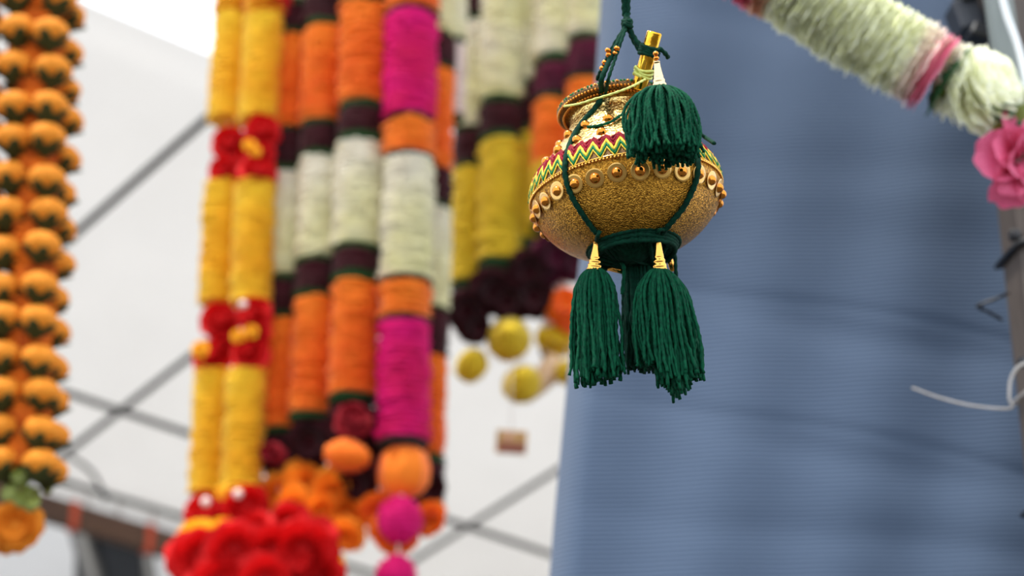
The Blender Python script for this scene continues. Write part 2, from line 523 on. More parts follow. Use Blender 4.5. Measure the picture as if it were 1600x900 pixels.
tail = smoothpath([at(1606, 566, YP - .055), at(1590, 574, YP - .055), at(1579, 594, YP - .052), at(1577, 622, YP - .05), e, at(1520, 634, YP - .03), at(1470, 622, YP - .02), at(1425, 606, YP - .015)], 60)
MB().add(*tube(tail, np.linspace(2.6, 1.8, 60) * mpp(e), 8)).build('tail', M['tie_white'], wt, e)
kn = at(1598, 566, YP - .05)
MB().add(*ball(kn, 9 * mpp(kn), 12, 8)).build('knot', M['black'], wt, kn)['label'] = 'black knot'
# short dark wire hook
e = at(1560, 468, YP)
wire = smoothpath([at(1575, 458, YP), at(1558, 466, YP - .01), at(1532, 476, YP - .005), at(1528, 480, YP), at(1545, 488, YP + .01), at(1566, 500, YP + .015)], 24)
tag(MB().add(*tube(wire, 2.6 * mpp(e), 8)).build('wire', M['black'], origin=e), 'thin bent dark wire sticking out left of the post', 'wire')
# black clamp box at the top
c = at(1508, 30, YP + .01)
cb = thing('clamp_box', 'charcoal plastic box fixed beside the post above the white garland', 'box', c)
Rr = Matrix.Rotation(math.radians(-14), 3, 'Y')
MB().add(*box(c, 20 * mpp(c), .014, 26 * mpp(c), Rr, .002)).build('housing', M['charcoal'], cb, c, smooth=False)
c2 = at(1535, 58, YP - .012)
MB().add(*box(c2, 22 * mpp(c2), .012, 12 * mpp(c2), Matrix.Rotation(math.radians(24), 3, 'Y'), .002)).build('latch', M['black'], cb, c2, smooth=False)
c3 = at(1502, -30, YP)
MB().add(*box(c3, 15 * mpp(c3), .012, 40 * mpp(c3), Rr, .002)).build('neck', M['black'], cb, c3, smooth=False)
MB().add(*tube([tuple(at(1540, 60, YP - .012)), tuple(at(1548, 75, YP - .01)), tuple(at(1556, 95, YP - .01))], 3 * mpp(c), 6)).build('lead', M['black'], cb, c2)
# grey board strip and white cable
a, b_ = at(1540, -140, YP - .045), at(1590, 210, YP - .045)
za = (a - b_).normalized(); ya = za.cross(Vector((1, 0, 0))).normalized(); xa = ya.cross(za)
Rq = Matrix((xa, ya, za)).transposed()
tag(MB().add(*box((a + b_) / 2, 20 * mpp(a), .004, (a - b_).length / 2, Rq)).build('board_strip', M['plank'], origin=b_, smooth=False),
    'grey weathered strip fixed along the upper front of the post', 'strip')
cab = smoothpath([at(1510, -620, YP - .07), at(1545, -160, YP - .07), at(1560, -40, YP - .07), at(1572, 20, YP - .07), at(1590, 70, YP - .07), at(1603, 125, YP - .07), at(1612, 200, YP - .068)], 40)
tag(MB().add(*tube(cab, 5.5 * mpp(at(1580, 50, YP - .07)), 10)).build('cable', M['white_plastic'], origin=cab[20]), 'thick white cable running down the top of the post', 'cable')

# ------------------------------------------------------------------ garland builders
def interp(pts, py):
    if py <= pts[0][1]:
        (x0, y0), (x1, y1) = pts[0], pts[1]
    else:
        for (x0, y0), (x1, y1) in zip(pts, pts[1:]):
            if py <= y1: break
    return x0 + (x1 - x0) * (py - y0) / (y1 - y0)

def roll(P0, P1, r, pitch, seed, sides=30, ruff=.09, gap=.74, bulge=0.0):
    """stack of thin ruffled petal discs from P0 to P1"""
    g = np.random.default_rng(seed)
    P0, P1 = np.array(P0), np.array(P1)
    L = np.linalg.norm(P1 - P0); ax = (P1 - P0) / L
    n = max(2, int(round(L / pitch)))
    t = np.cross(ax, [0, 1, 0]); t /= np.linalg.norm(t); b = np.cross(ax, t)
    a = np.arange(sides) * 2 * math.pi / sides
    circ = np.cos(a)[:, None] * t + np.sin(a)[:, None] * b
    rings = []
    base = 1 + .03 * np.sin(2 * a + g.uniform(0, 6))
    tilt = circ @ np.array([0, 0, 0.0])
    for k in range(n):
        z0 = L * k / n; dz = L / n
        u = (k + .5) / n
        rk_ = r * (1 + bulge * (1 - (2 * u - 1) ** 2)) * (1 + g.normal(0, .02))
        off = g.normal(0, r * .015, 2)
        c = P0 + t * off[0] + b * off[1]
        rim = base * (1 + ruff * g.uniform(-1, 1, sides))
        wob = dz * .35 * np.sin(3 * a + g.uniform(0, 6))
        rings.append(c + ax * (z0) + circ * (rk_ * gap))
        rings.append(c + ax * (z0 + dz * .35) + ax * wob[:, None] * .6 + circ * (rk_ * rim)[:, None])
        rings.append(c + ax * (z0 + dz * .65) + ax * wob[:, None] * .6 + circ * (rk_ * rim * .985)[:, None])
    rings.append(P1 + circ * (r * gap))
    V = np.concatenate(rings)
    return V, grid_faces(len(rings), sides)

COLN = {'cream': 'cream_roll', 'maroon': 'maroon_roll', 'green': 'green_ring', 'orange': 'orange_roll', 'yellow': 'yellow_roll', 'lemon': 'lemon_roll',
        'magenta': 'magenta_roll', 'blush': 'blush_roll', 'plum': 'plum_roll', 'rope': 'dark_ring'}
def strand(name, label, cat, axis, Y, rpx, segs, group=None, seed=0, pitch=.0082, railY=None):
    """vertical garland: axis = [(px,py)...] centre line, segs = [(y0,y1,colour)]"""
    a0 = at(interp(axis, segs[-1][1]), segs[-1][1], Y)
    railY = railY if railY is not None else Y
    T = thing(name, label, cat, a0, group)
    for i, (y0, y1, cn) in enumerate(segs):
        p0, p1 = at(interp(axis, y0), y0, Y), at(interp(axis, y1), y1, Y)
        r = rpx * 1.09 * mpp(p0) * (1.0 if cn not in ('green', 'rope') else (.98))
        V, f = roll(p0, p1, r, pitch if cn not in ('green', 'rope') else pitch * 1.2, seed * 50 + i)
        o = MB().add(V, f).build(COLN[cn], M[cn], T, p0)
        o['label'] = {'green_ring': 'thin ring of dark green leaves', 'dark_ring': 'thin dark ring'}.get(COLN[cn], 'roll of stacked %s petals' % cn)
    ptop = at(interp(axis, segs[0][0]), segs[0][0], Y)
    e = Vector((ptop.x, railY, RZ))
    if ptop.z < RZ:
        MB().add(*tube([tuple(at(interp(axis, segs[-1][1]), segs[-1][1], Y)), tuple(ptop), tuple(ptop.lerp(e, .5)), tuple(e)], .0016, 6)).build('hanging_thread', M['thread'], T, ptop)
    return T

# flower head shapes shared between copies
def ruffle(r, lobes, cup, amp, seed, rings=5, segs=72, tooth=.08, r0=.0):
    g = np.random.default_rng(seed)
    a = np.arange(segs) * 2 * math.pi / segs
    ph = g.uniform(0, 6, 4)
    saw = np.abs(((a * lobes / (2 * math.pi) + ph[0]) % 1) - .5) * 2
    V = []
    for j in range(rings + 1):
        t = r0 + (1 - r0) * j / rings
        rad = r * t * (1 + tooth * t ** 3 * (saw - .5) + .05 * t * np.sin(3 * a + ph[1]))
        h = cup * r * t ** 2 + amp * r * t ** 3 * np.sin(lobes * .5 * a + ph[2]) + amp * .5 * r * t ** 3 * g.uniform(-1, 1, segs)
        V.append(np.stack([rad * np.cos(a), rad * np.sin(a), h], 1))
    return np.concatenate(V), grid_faces(rings + 1, segs, cap=False) + [tuple(range(segs - 1, -1, -1))]

def head_mesh(name, m, layers=6, seed=0, lobes=10, segs=40):
    """unit flower head (radius 1): nested ruffled cups"""
    mb = MB()
    for k in range(layers):
        t = k / (layers - 1)
        rr = 1.0 - .55 * t
        cup = -.25 + 1.5 * t
        V, f = ruffle(rr, lobes, cup, .10, seed * 31 + k, 5, segs, .1)
        V[:, 2] += .10 * t
        mb.add(V, f)
    V, f = ball((0, 0, -.05), .5, 14, 8, .8)
    mb.add(V, f)
    return mb.mesh(name, m)
def pom_mesh(name, m, seed=0, ribs=9):
    """unit round pompom made of stacked petal discs"""
    g = np.random.default_rng(seed)
    mb = MB()
    sides = 30
    a = np.arange(sides) * 2 * math.pi / sides
    rings = [np.stack([.05 * np.cos(a), .05 * np.sin(a), np.full(sides, -1.0)], 1)]
    for k in range(ribs):
        z = -1 + 2 * (k + .5) / ribs
        rr = math.sqrt(max(.02, 1 - z * z))
        for dz, s in ((-.8 / ribs, .86), (-.2 / ribs, 1.0), (.3 / ribs, .99)):
            w_ = 1 + .05 * g.uniform(-1, 1, sides)
            rings.append(np.stack([rr * s * w_ * np.cos(a), rr * s * w_ * np.sin(a), np.full(sides, z + dz) + .02 * np.sin(4 * a + k)], 1))
    rings.append(np.stack([.05 * np.cos(a), .05 * np.sin(a), np.full(sides, 1.0)], 1))
    mb.add(np.concatenate(rings), grid_faces(len(rings), sides))
    return mb.mesh(name, m)
HM = {}
for nm in ('red', 'maroon', 'plum', 'orange', 'magenta', 'brick_petal', 'marigold', 'lemon', 'yellow', 'amber'):
    HM[nm] = [head_mesh(nm + '_flower', M[nm], seed=s) for s in (1, 2)]
PM = {nm: pom_mesh(nm + '_pompom', M[nm], 5) for nm in ('magenta', 'lemon', 'orange', 'maroon', 'marigold', 'plum', 'red')}

def put(name, me, parent, p, r, z=(0, -.6, .2), roll_=0.0, sc=(1, 1, 1), label=None):
    mtx = lookmat(p, z, roll_) @ Matrix.Diagonal((r * sc[0], r * sc[1], r * sc[2], 1))
    o = link(name, me, parent, mtx)
    if label: o['label'] = label
    return o
def flower(cn, parent, px, py, Y, rpx, z=(0, -1, .1), label=None, sc=(1, 1, 1), name='flower'):
    rpx *= 1.18
    p = at(px, py, Y)
    return put(name, rnd.choice(HM[cn]), parent, p, rpx * mpp(p), z, rnd.uniform(0, 6), sc, label)
def pom(cn, parent, px, py, Y, rpx, z=(0, 0, 1), label=None, sc=(1, 1, 1), name='pompom'):
    p = at(px, py, Y)
    return put(name, PM[cn], parent, p, rpx * mpp(p), z, rnd.uniform(0, 6), sc, label)

GR = 'rolled petal garlands hanging in the middle'
# red and yellow pair
Y1 = 2.0
def redyellow(axis, label, seed, cluster, Y):
    T = strand('petal_garland', label, 'garland', axis, Y, 29, [(-190, 24, 'yellow'), (28, 192, 'yellow'), (288, 476, 'yellow'), (578, 772, 'yellow')], GR, seed)
    for (x, y, r) in cluster:
        flower('red', T, x, y, Y - .015, r, (rnd.uniform(-.5, .5), -1, rnd.uniform(-.3, .3)))
    return T
axL = [(368, 0), (362, 100), (355, 190), (348, 350), (339, 500), (328, 700), (324, 800)]
axR = [(414, 0), (408, 100), (403, 190), (397, 350), (391, 500), (379, 700), (374, 800)]
A = redyellow(axL, 'red and yellow garland, leftmost roll, red flower clusters, by bare canvas', 1,
              [(374, -6, 30), (358, 222, 25), (385, 245, 20), (352, 268, 26), (343, 498, 27), (330, 556, 27), (350, 540, 20), (322, 800, 31)], 2.04)
B = redyellow(axR, 'red and yellow garland touching the leftmost orange roll', 2,
              [(418, -8, 32), (410, 202, 25), (408, 240, 20), (404, 268, 27), (396, 488, 26), (390, 550, 28), (404, 520, 18), (384, 790, 34)], 2.0)
for (x, y, r, TT) in ((389, 226, 9, A), (399, 236, 8, B), (372, 524, 10, A), (392, 518, 10, B), (312, 545, 12, A), (346, 770, 9, A)):
    flower('yellow', TT, x, y, 1.965, r, name='yellow_flower', label='small yellow flower between the red ones')
for (x, y, r, TT) in ((322, 784, 8, A), (372, 772, 8, B), (380, 476, 7, B)):
    p = at(x, y, 1.955)
    MB().add(*ball(p, r * mpp(p), 12, 8)).build('pearl', M['pearl'], TT, p)['label'] = 'pale pearl bead'
# big red rose tassel at the bottom of the pair
p = at(400, 860, 1.95)
RT = thing('rose_cluster', 'cluster of big red artificial roses with yellow rims at bottom', 'flowers', p)
for (x, y, r, yy) in ((312, 872, 44, 1.93), (366, 858, 40, 1.90), (428, 862, 40, 1.93), (478, 858, 46, 1.91), (498, 905, 36, 1.93), (345, 915, 46, 1.90), (412, 912, 44, 1.89), (452, 815, 28, 1.97), (400, 825, 26, 1.96)):
    flower('red', RT, x, y, yy, r, (rnd.uniform(-.4, .4), -1, rnd.uniform(-.6, .1)), name='rose')
for (x, y, r) in ((308, 848, 34), (352, 832, 24), (392, 832, 24), (510, 885, 26)):
    flower('yellow', RT, x, y, 1.985, r, name='yellow_rim', label='yellow petals showing behind the roses')
MB().add(*tube([tuple(at(370, 770, 2.0)), tuple(at(395, 820, 1.99)), tuple(at(410, 870, 1.96))], .003, 6)).build('thread', M['thread'], RT, p)

# orange, cream and maroon rolls
G, MR, OR, CR, MG = 'green', 'maroon', 'orange', 'cream', 'magenta'
def seq(y0, items):
    out = []; y = y0
    for (y1, c) in items:
        out.append((y, y1, c)); y = y1
    return out
Y2 = 1.97
ax1 = [(462, 0), (457, 100), (447, 350), (440, 500), (433, 680), (430, 740)]
T1 = strand('petal_garland', 'orange, cream and maroon roll garland, first right of the yellow rolls', 'garland', ax1, 2.03, 28,
            seq(-200, [(8, CR), (19, G), (57, MR), (63, G), (207, OR), (213, G), (266, MR), (275, G), (434, CR), (445, G), (493, MR), (502, G), (672, OR), (682, G)]), GR, 3)
ax2 = [(511, 0), (505, 100), (497, 350), (491, 550), (485, 650)]
T2 = strand('petal_garland', 'orange, cream and maroon roll garland, second right of the yellow rolls', 'garland', ax2, 2.0, 31,
            seq(-200, [(-60, OR), (-50, G), (41, MR), (51, G), (198, OR), (206, G), (243, MR), (252, G), (408, CR), (417, G), (460, MR), (469, G), (648, OR), (660, G)]), GR, 4)
ax3 = [(572, 0), (568, 150), (561, 300), (557, 450), (552, 600), (549, 700)]
T3 = strand('petal_garland', 'orange, cream and maroon roll garland beside the magenta and orange one', 'garland', ax3, Y2, 36,
            seq(-200, [(-50, OR), (-40, G), (4, MR), (14, G), (167, OR), (180, G), (217, MR), (229, G), (389, CR), (399, G), (432, MR), (446, G), (620, OR), (632, G)]), GR, 5)
ax4 = [(645, 0), (640, 150), (638, 350), (632, 500), (630, 700)]
T4 = strand('petal_garland', 'magenta, orange and cream roll garland with thin dark rings', 'garland', ax4, 1.95, 38,
            seq(-200, [(-110, CR), (-104, 'rope'), (23, OR), (29, 'rope'), (190, MG), (195, 'rope'), (248, OR), (254, 'rope'), (440, CR), (446, 'rope'), (500, OR), (507, 'rope'), (690, MG), (700, 'rope')]), GR, 6)
ax5 = [(686, 0), (683, 150), (678, 350), (674, 520), (668, 720), (666, 790)]
T5 = strand('petal_garland', 'narrow garland mostly hidden behind the magenta one', 'garland', ax5, 2.1, 25,
            seq(-200, [(58, CR), (64, G), (108, MR), (113, G), (268, OR), (322, MR), (328, G), (484, CR), (490, G), (558, MR), (712, OR), (726, G), (790, MR)]), GR, 7)
ax6 = [(713, 0), (709, 200)]
T6 = strand('petal_garland', 'pale garland of cream and blush petals ending right of the magenta one', 'garland', ax6, 2.14, 15,
            seq(-160, [(62, CR), (70, G), (182, 'blush'), (190, G)]), GR, 8)
# their lower ends
flower('maroon', T1, 436, 712, 2.02, 33, (-.2, -1, -.5), name='maroon_flower')
flower('brick_petal', T1, 425, 708, 1.985, 18, (-.6, -1, -.3), sc=(.8, 1.2, 1), name='red_petals', label='lighter red inner petals')
flower('maroon', T2, 486, 688, 1.99, 33, (0, -1, -.5), name='maroon_flower')
flower('maroon', T3, 550, 664, 1.965, 37, (.1, -1, -.4), name='maroon_flower')
flower('brick_petal', T3, 552, 656, 1.93, 26, (.2, -1, .1), name='red_petals', label='lighter red inner petals')
for (x, y, r_) in ((588, 700, 26), (592, 742, 26), (586, 664, 22)):
    flower('maroon', T3, x, y, 2.04, r_, (0, -1, -.4), name='maroon_flower')
flower('maroon', T3, 556, 752, 2.0, 32, (0, -1, -.4), name='maroon_flower')
pom('orange', T3, 543, 712, 1.93, 27, (.9, 0, -.15), sc=(1, 1, 1.35), label='short fat orange pompom')
flower('maroon', T2, 478, 722, 2.02, 26, (0, -1, -.4), name='maroon_flower')
def bell(parent, px, py, Y, r, m, label=None):
    p = at(px, py, Y); s = mpp(p)
    g = []
    sides = 40
    a = np.arange(sides) * 2 * math.pi / sides
    V = []
    for (rr, z) in ((.55, 40), (.92, 28), (1.06, 5), (1.0, -18), (.75, -33), (.35, -40), (.05, -42)):
        pl = 1 + .06 * np.cos(8 * a) * (rr > .3)
        V.append(np.stack([r * s * rr * pl * np.cos(a), r * s * rr * pl * np.sin(a), np.full(sides, z * s)], 1))
    V = np.concatenate(V) + np.array(tuple(p))
    o = MB().add(V, grid_faces(7, sides)).build('petal_bell', m, parent, p)
    if label: o['label'] = label
bell(T4, 631, 738, 1.95, 38, M['orange'], 'orange bell of closed petals')
flower('maroon', T5, 668, 762, 2.08, 27, (.3, -1, -.3), name='maroon_flower')
# orange bells dangling at the bottom
for lab, pts in (('pale orange petals spilling left below the maroon flowers', [(435, 770, 30), (478, 758, 34), (462, 788, 28)]),
                 ('pale orange petals hanging in the middle below the maroon flowers', [(515, 768, 33), (545, 800, 30), (500, 795, 28), (540, 835, 26)]),
                 ('pale orange petals behind the magenta pompoms', [(592, 796, 27), (672, 812, 24), (600, 825, 20)])):
    p = at(pts[0][0], pts[0][1], 2.0)
    Tt = thing('orange_flowers', lab, 'flowers', p, 'orange petal ends')
    for (x, y, r) in pts:
        flower('orange' if x > 580 else 'amber', Tt, x, y, 2.0 + rnd.uniform(-.02, .02), r, (rnd.uniform(-.6, .6), -1, -.7), sc=(1.15, .9, 1))
    MB().add(*tube([tuple(p), tuple(at(pts[0][0], pts[0][1] - 70, 2.03))], .002, 6)).build('thread', M['thread'], Tt, p)
PMH = thing('pompom_string', 'string of magenta pompoms below the magenta garland', 'pompoms', at(625, 780, 1.93))
pom('magenta', PMH, 625, 812, 1.93, 37)
pom('magenta', PMH, 619, 900, 1.93, 34)
flower('orange', PMH, 618, 832, 1.95, 34, (0, -1, -.6), name='orange_petals', label='orange petals under the upper pompom')
MB().add(*tube([tuple(at(631, 700, 1.95)), tuple(at(627, 790, 1.93)), tuple(at(622, 860, 1.93)), tuple(at(619, 900, 1.93))], .0018, 6)).build('thread', M['thread'], PMH, at(625, 780, 1.93))

# second group, further back
Y3 = 2.3
GR2 = 'cream and yellow garlands hanging behind the pot'
U1 = strand('petal_garland', 'cream and yellow garland, leftmost of the group behind the pot', 'garland', [(743, 0), (737, 150), (733, 300), (729, 450), (727, 530)], Y3 + .03, 25,
            seq(-90, [(33, MR), (42, G), (205, CR), (212, G), (260, MR), (268, G), (444, 'lemon'), (453, G)]), GR2, 11)
U2 = strand('petal_garland', 'cream and yellow garland, second in the group behind the pot', 'garland', [(786, 0), (784, 150), (782, 300), (779, 450)], Y3, 31,
            seq(-90, [(160, CR), (171, G), (214, MR), (226, G), (410, 'lemon'), (422, G)]), GR2, 12)
U3 = strand('petal_garland', 'cream and yellow garland, third in the group behind the pot', 'garland', [(832, 0), (829, 150), (827, 300), (824, 450)], Y3 + .02, 26,
            seq(-90, [(134, CR), (143, G), (203, MR), (214, G), (380, 'lemon'), (392, G)]), GR2, 13)
U4 = strand('petal_garland', 'cream, plum and orange garland just left of the pot', 'garland', [(872, 0), (868, 150), (864, 300), (862, 420)], Y3 - .02, 32,
            seq(-90, [(95, CR), (108, G), (158, 'plum'), (166, G), (262, OR), (300, 'lemon'), (352, 'lemon'), (362, G)]), GR2, 14)
U5 = strand('petal_garland', 'cream, plum and orange garland half hidden by the sheet edge', 'garland', [(918, 0), (916, 150), (905, 400)], Y3 - .04, 32,
            seq(-90, [(64, CR), (74, G), (128, 'plum'), (136, G), (262, OR), (330, 'lemon')]), GR2, 15)
for (TT, x, y, r, cn) in ((U1, 731, 485, 31, 'maroon'), (U1, 742, 512, 24, 'maroon'), (U2, 770, 455, 33, 'maroon'), (U2, 795, 470, 30, 'maroon'), (U3, 828, 425, 32, 'maroon'), (U3, 832, 462, 32, 'maroon'),
                          (U4, 868, 398, 33, 'plum'), (U4, 856, 425, 20, 'plum'), (U5, 900, 410, 28, 'plum')):
    flower(cn, TT, x, y, Y3 - .03, r, (rnd.uniform(-.4, .4), -1, -.4), name=cn + '_flower')
flower('orange', U5, 884, 478, Y3 - .03, 27, (0, -1, 0), name='orange_flower')
flower('orange', U5, 890, 505, Y3 - .02, 22, (0, -1, 0), name='orange_flower')
flower('lemon', U5, 872, 532, Y3 - .01, 24, (0, -1, 0), name='yellow_flower', sc=(1.4, .8, 1))
flower('maroon', U5, 862, 548, Y3 + .02, 16, (0, -1, 0), name='maroon_flower')
for k, (x, y, r, z, sc, lab, ty) in enumerate((
        (795, 530, 35, (.1, -1, .3), (1, 1, 1), 'round yellow pompom, largest and topmost under the maroon flowers', 470),
        (737, 571, 27, (0, -1, .9), (1.1, .8, 1), 'small flat yellow pompom, leftmost of the yellow ones', 500),
        (815, 600, 30, (.2, -1, .6), (1.1, .95, 1), 'yellow pompom, lowest of the group', 540),
        (886, 582, 20, (.4, -1, .3), (1, 1, 1), 'small yellow pompom beside the sheet edge', 530))):
    p = at(x, y, Y3 - .02)
    T = thing('yellow_pompom', lab, 'pompom', p, 'yellow pompoms below the maroon flowers')
    pom('lemon', T, x, y, Y3 - .02, r, z, sc=sc, name='petals')
    e = Vector((p.x, p.y, at(x, ty, Y3 - .02).z))
    MB().add(*tube([tuple(p), tuple(p.lerp(e, .5)), tuple(e)], .0015, 6)).build('thread', M['thread'], T, p)
p = at(848, 596, Y3)
cone = thing('paper_cone', 'pale peach cone hanging beside the lowest yellow pompom', 'cone', p)
MB().add(*lathe([(.002, -.045), (.012, -.02), (.02, .01), (.024, .045), (.02, .046)], 20, p, (.55, 0, .8))).build('cone_body', M['peach_cone'], cone, p)
p2 = at(862, 500, Y3)
MB().add(*lathe([(.002, -.06), (.012, -.03), (.018, .02), (.012, .07), (.006, .09)], 20, p2, (.25, 0, .95))).build('pale_bud', M['blush'], cone, p2)
MB().add(*tube([tuple(p), tuple(p2), tuple(at(864, 380, Y3))], .002, 6)).build('thread', M['thread'], cone, p)

# little printed card on a thread
p = at(799, 691, 2.2); s = mpp(p)
cdt = thing('hanging_card', 'small tan printed card hanging on a thread before the canvas', 'card', p)
Rc = Matrix.Rotation(math.radians(4), 3, 'Y')
MB().add(*box(p, 24 * s, .0012, 18.5 * s, Rc, .0004)).build('card_board', M['card'], cdt, p, smooth=False)
MB().add(*box(p + Vector((.5 * s, -.0016, -9 * s)), 21 * s, .0004, 8 * s, Rc, .0001)).build('printed_band', M['card_red'], cdt, p, smooth=False)
V, f = ball(p + Vector((-4 * s, -.0016, 9 * s)), 5 * s, 16, 8); V[:, 1] = p.y - .0016 + (V[:, 1] - p.y) * .05
MB().add(V, f).build('pink_motif', M['card_pink'], cdt, p)
MB().add(*tube([tuple(p + Vector((0, 0, 17 * s))), tuple(p + Vector((0, 0, .1))), tuple(Vector((p.x, p.y + .07, at(800, 560, 2.27).z)))], .0008, 6)).build('thread', M['thread'], cdt, p)

# ------------------------------------------------------------------ marigold bud strings on the left
def bud_mesh():
    mb = MB(); sides = 32
    a = np.arange(sides) * 2 * math.pi / sides
    V = []
    for (r, z) in ((.35, -.62), (.75, -.45), (.98, -.1), (1.0, .2), (.86, .52), (.6, .74), (.36, .84), (.18, .80), (.05, .70)):
        rr = r * (1 + .07 * np.cos(8 * a + z * 1.2))
        V.append(np.stack([rr * np.cos(a), rr * np.sin(a), np.full(sides, z)], 1))
    mb.add(np.concatenate(V), grid_faces(9, sides))
    return mb.mesh('marigold_bud', M['marigold'])
def calyx_mesh():
    mb = MB(); sides = 30
    a = np.arange(sides) * 2 * math.pi / sides
    V = []
    for (r, z, st) in ((.05, -1.1, 0), (.22, -1.0, 0), (.36, -.85, 0), (.66, -.62, .0), (.92, -.34, .34), (.90, -.30, .34), (.6, -.5, 0)):
        rr = r * (1 + st * np.cos(5 * a))
        V.append(np.stack([rr * np.cos(a), rr * np.sin(a), z + .25 * st * np.cos(5 * a) + 0 * a], 1))
    mb.add(np.concatenate(V), grid_faces(7, sides))
    return mb.mesh('calyx', M['calyx'])
BM, CM = bud_mesh(), calyx_mesh()
YB = 1.5
def budstring(axis, label, y0, y1, rpx, nb, phase, ring):
    T = thing('marigold_string', label, 'garland', at(interp(axis, y1), y1, YB), 'orange marigold strings at the left')
    k = 0; y = y0
    pts = []
    while y < y1:
        c = at(interp(axis, y), y, YB); s = mpp(c)
        for i in range(nb):
            an = phase + 2 * math.pi * i / nb + rnd.uniform(-.16, .16)
            out = Vector((math.cos(an), math.sin(an), 0))
            p = c + out * (ring * s) + Vector((0, 0, rnd.uniform(-5, 5) * s))
            mtx = lookmat(p, out * .12 + Vector((rnd.uniform(-.1, .1), rnd.uniform(-.1, .1), 1)), rnd.uniform(0, 6)) @ Matrix.Diagonal((rpx * s,) * 3 + (1,))
            b = link('marigold_bud', BM, T, mtx)
            link('calyx', CM, b, mtx)
        pts.append(tuple(c)); y += 55.5; k += 1
    a_, b_ = at(interp(axis, y0 - 120), y0 - 120, YB), at(interp(axis, y1 - 10), y1 - 10, YB)
    V, f = roll(a_, b_, 30 * mpp(a_), .008, int(phase * 10), ruff=.22)
    MB().add(V, f).build('petal_core', M['marigold_deep'], T, a_)['label'] = 'deep orange crinkled core'
    MB().add(*tube([tuple(a_), tuple(a_.lerp(Vector((a_.x, YB, RZ)), .5)), (a_.x, YB, RZ)], .002, 6)).build('hanging_thread', M['rope'], T, a_)
    return T
bA_ = [(66, 0), (62, 120), (55, 300), (44, 470), (38, 730)]
bB_ = [(-58, 0), (-64, 300), (-76, 730)]
TB = budstring(bA_, 'string of orange marigold buds nearest the bare canvas at left', -98, 742, 28, 4, math.pi / 4, 42)
TB2 = budstring(bB_, 'string of orange marigold buds cut by the left edge', -86, 735, 28, 4, math.pi / 4, 42)
# leaves and the big marigold at the end
def leaf_mesh(name, m, lobes=0):
    mb = MB(); V = []; n = 14
    for i in range(n + 1):
        t = i / n
        w_ = .36 * math.sin(math.pi * min(1, t * 1.02)) ** .7 * (1 + (.18 * math.sin(t * lobes * math.pi * 2) if lobes else 0))
        for j in (-1, -.5, 0, .5, 1):
            V.append((w_ * j, t, .10 * abs(j) * w_ * 2 + .12 * math.sin(t * 3) - .04 * (j == 0)))
    mb.add(V, [(i * 5 + j, i * 5 + j + 1, (i + 1) * 5 + j + 1, (i + 1) * 5 + j) for i in range(n) for j in range(4)])
    return mb.mesh(name, m)
LMESH = leaf_mesh('leaf', M['leaf']); LMESH2 = leaf_mesh('light_leaf', M['leaf_light']); LSER = leaf_mesh('serrated_leaf', M['leaf'], 4)
def leaf(parent, p, d, size, me=None, nrm=(0, -1, 0), wid=1.0, name='leaf'):
    y = Vector(d).normalized(); z = Vector(nrm).normalized(); x = y.cross(z)
    if x.length < .05: x = y.cross(Vector((1, 0, .3)))
    x.normalize(); z = x.cross(y)
    mtx = Matrix.Translation(Vector(p)) @ Matrix((x, y, z)).transposed().to_4x4() @ Matrix.Diagonal((size * wid, size, size, 1))
    o = link(name, me or LMESH, parent, mtx)
    return o
for i in range(22):
    x, y = rnd.uniform(15, 66), rnd.uniform(738, 792)
    p = at(x, y, YB + rnd.uniform(-.03, .03))
    leaf(TB, p, (rnd.uniform(-1, 1), rnd.uniform(-.6, .4), rnd.uniform(-.8, .4)), 26 * mpp(p), LMESH2, (rnd.uniform(-.5, .5), -1, rnd.uniform(-.5, .5)), 1.1)
MF = thing('marigold_flower', 'large open orange marigold at the end of the left strings', 'flower', at(25, 825, YB))
flower('marigold', MF, 25, 822, YB, 35, (.2, -1, -.2), name='flower_head')
flower('marigold', MF, 2, 838, YB + .01, 26, (-.4, -1, -.5), name='flower_head')
p = at(25, 822, YB)
MB().add(*tube([tuple(p), tuple(at(38, 780, YB)), tuple(at(45, 730, YB))], .002, 6)).build('stem', M['calyx'], MF, p)

# ------------------------------------------------------------------ white and pink garland at upper right
YG = 1.0
gp = [(1040, -160), (1120, -95), (1201, -44), (1329, 40), (1455, 112)]
WG = thing('white_garland', 'thick white petal garland with pink ring sloping across the top right', 'garland', at(1455, 112, YG))
def petal_layer_mesh(name, m, seed, r=1.0, lobes=20, am=.026, tooth=.08):
    mb = MB()
    V, f = ruffle(r, lobes, .22, am, seed, 5, 80, tooth, .15)
    V2, f2 = ruffle(r * .96, lobes, .10, am, seed + 9, 5, 80, tooth, .15)
    V2[:, 2] -= .03
    mb.add(V, f); mb.add(V2, f2)
    return mb.mesh(name, m)
PLM = {k: [petal_layer_mesh(k + '_layer', M[k], s, 1.0, *((14, .012, .03) if k == 'pink' else (22, .015, .08))) for s in (3, 14, 25)] for k in ('white_petal', 'white_petal_pink', 'peach', 'pink')}
gaxis = smoothpath([at(x, y, YG) for x, y in gp], 90)
cum = np.concatenate([[0], np.cumsum(np.linalg.norm(np.diff(gaxis, axis=0), axis=1))])
def gpos(s):
    i = np.searchsorted(cum, s); i = min(max(i, 1), len(cum) - 1)
    t = (s - cum[i - 1]) / (cum[i] - cum[i - 1])
    return Vector(gaxis[i - 1] * (1 - t) + gaxis[i] * t), Vector(gaxis[i] - gaxis[i - 1]).normalized()
s = 0.0; TOT = cum[-1]
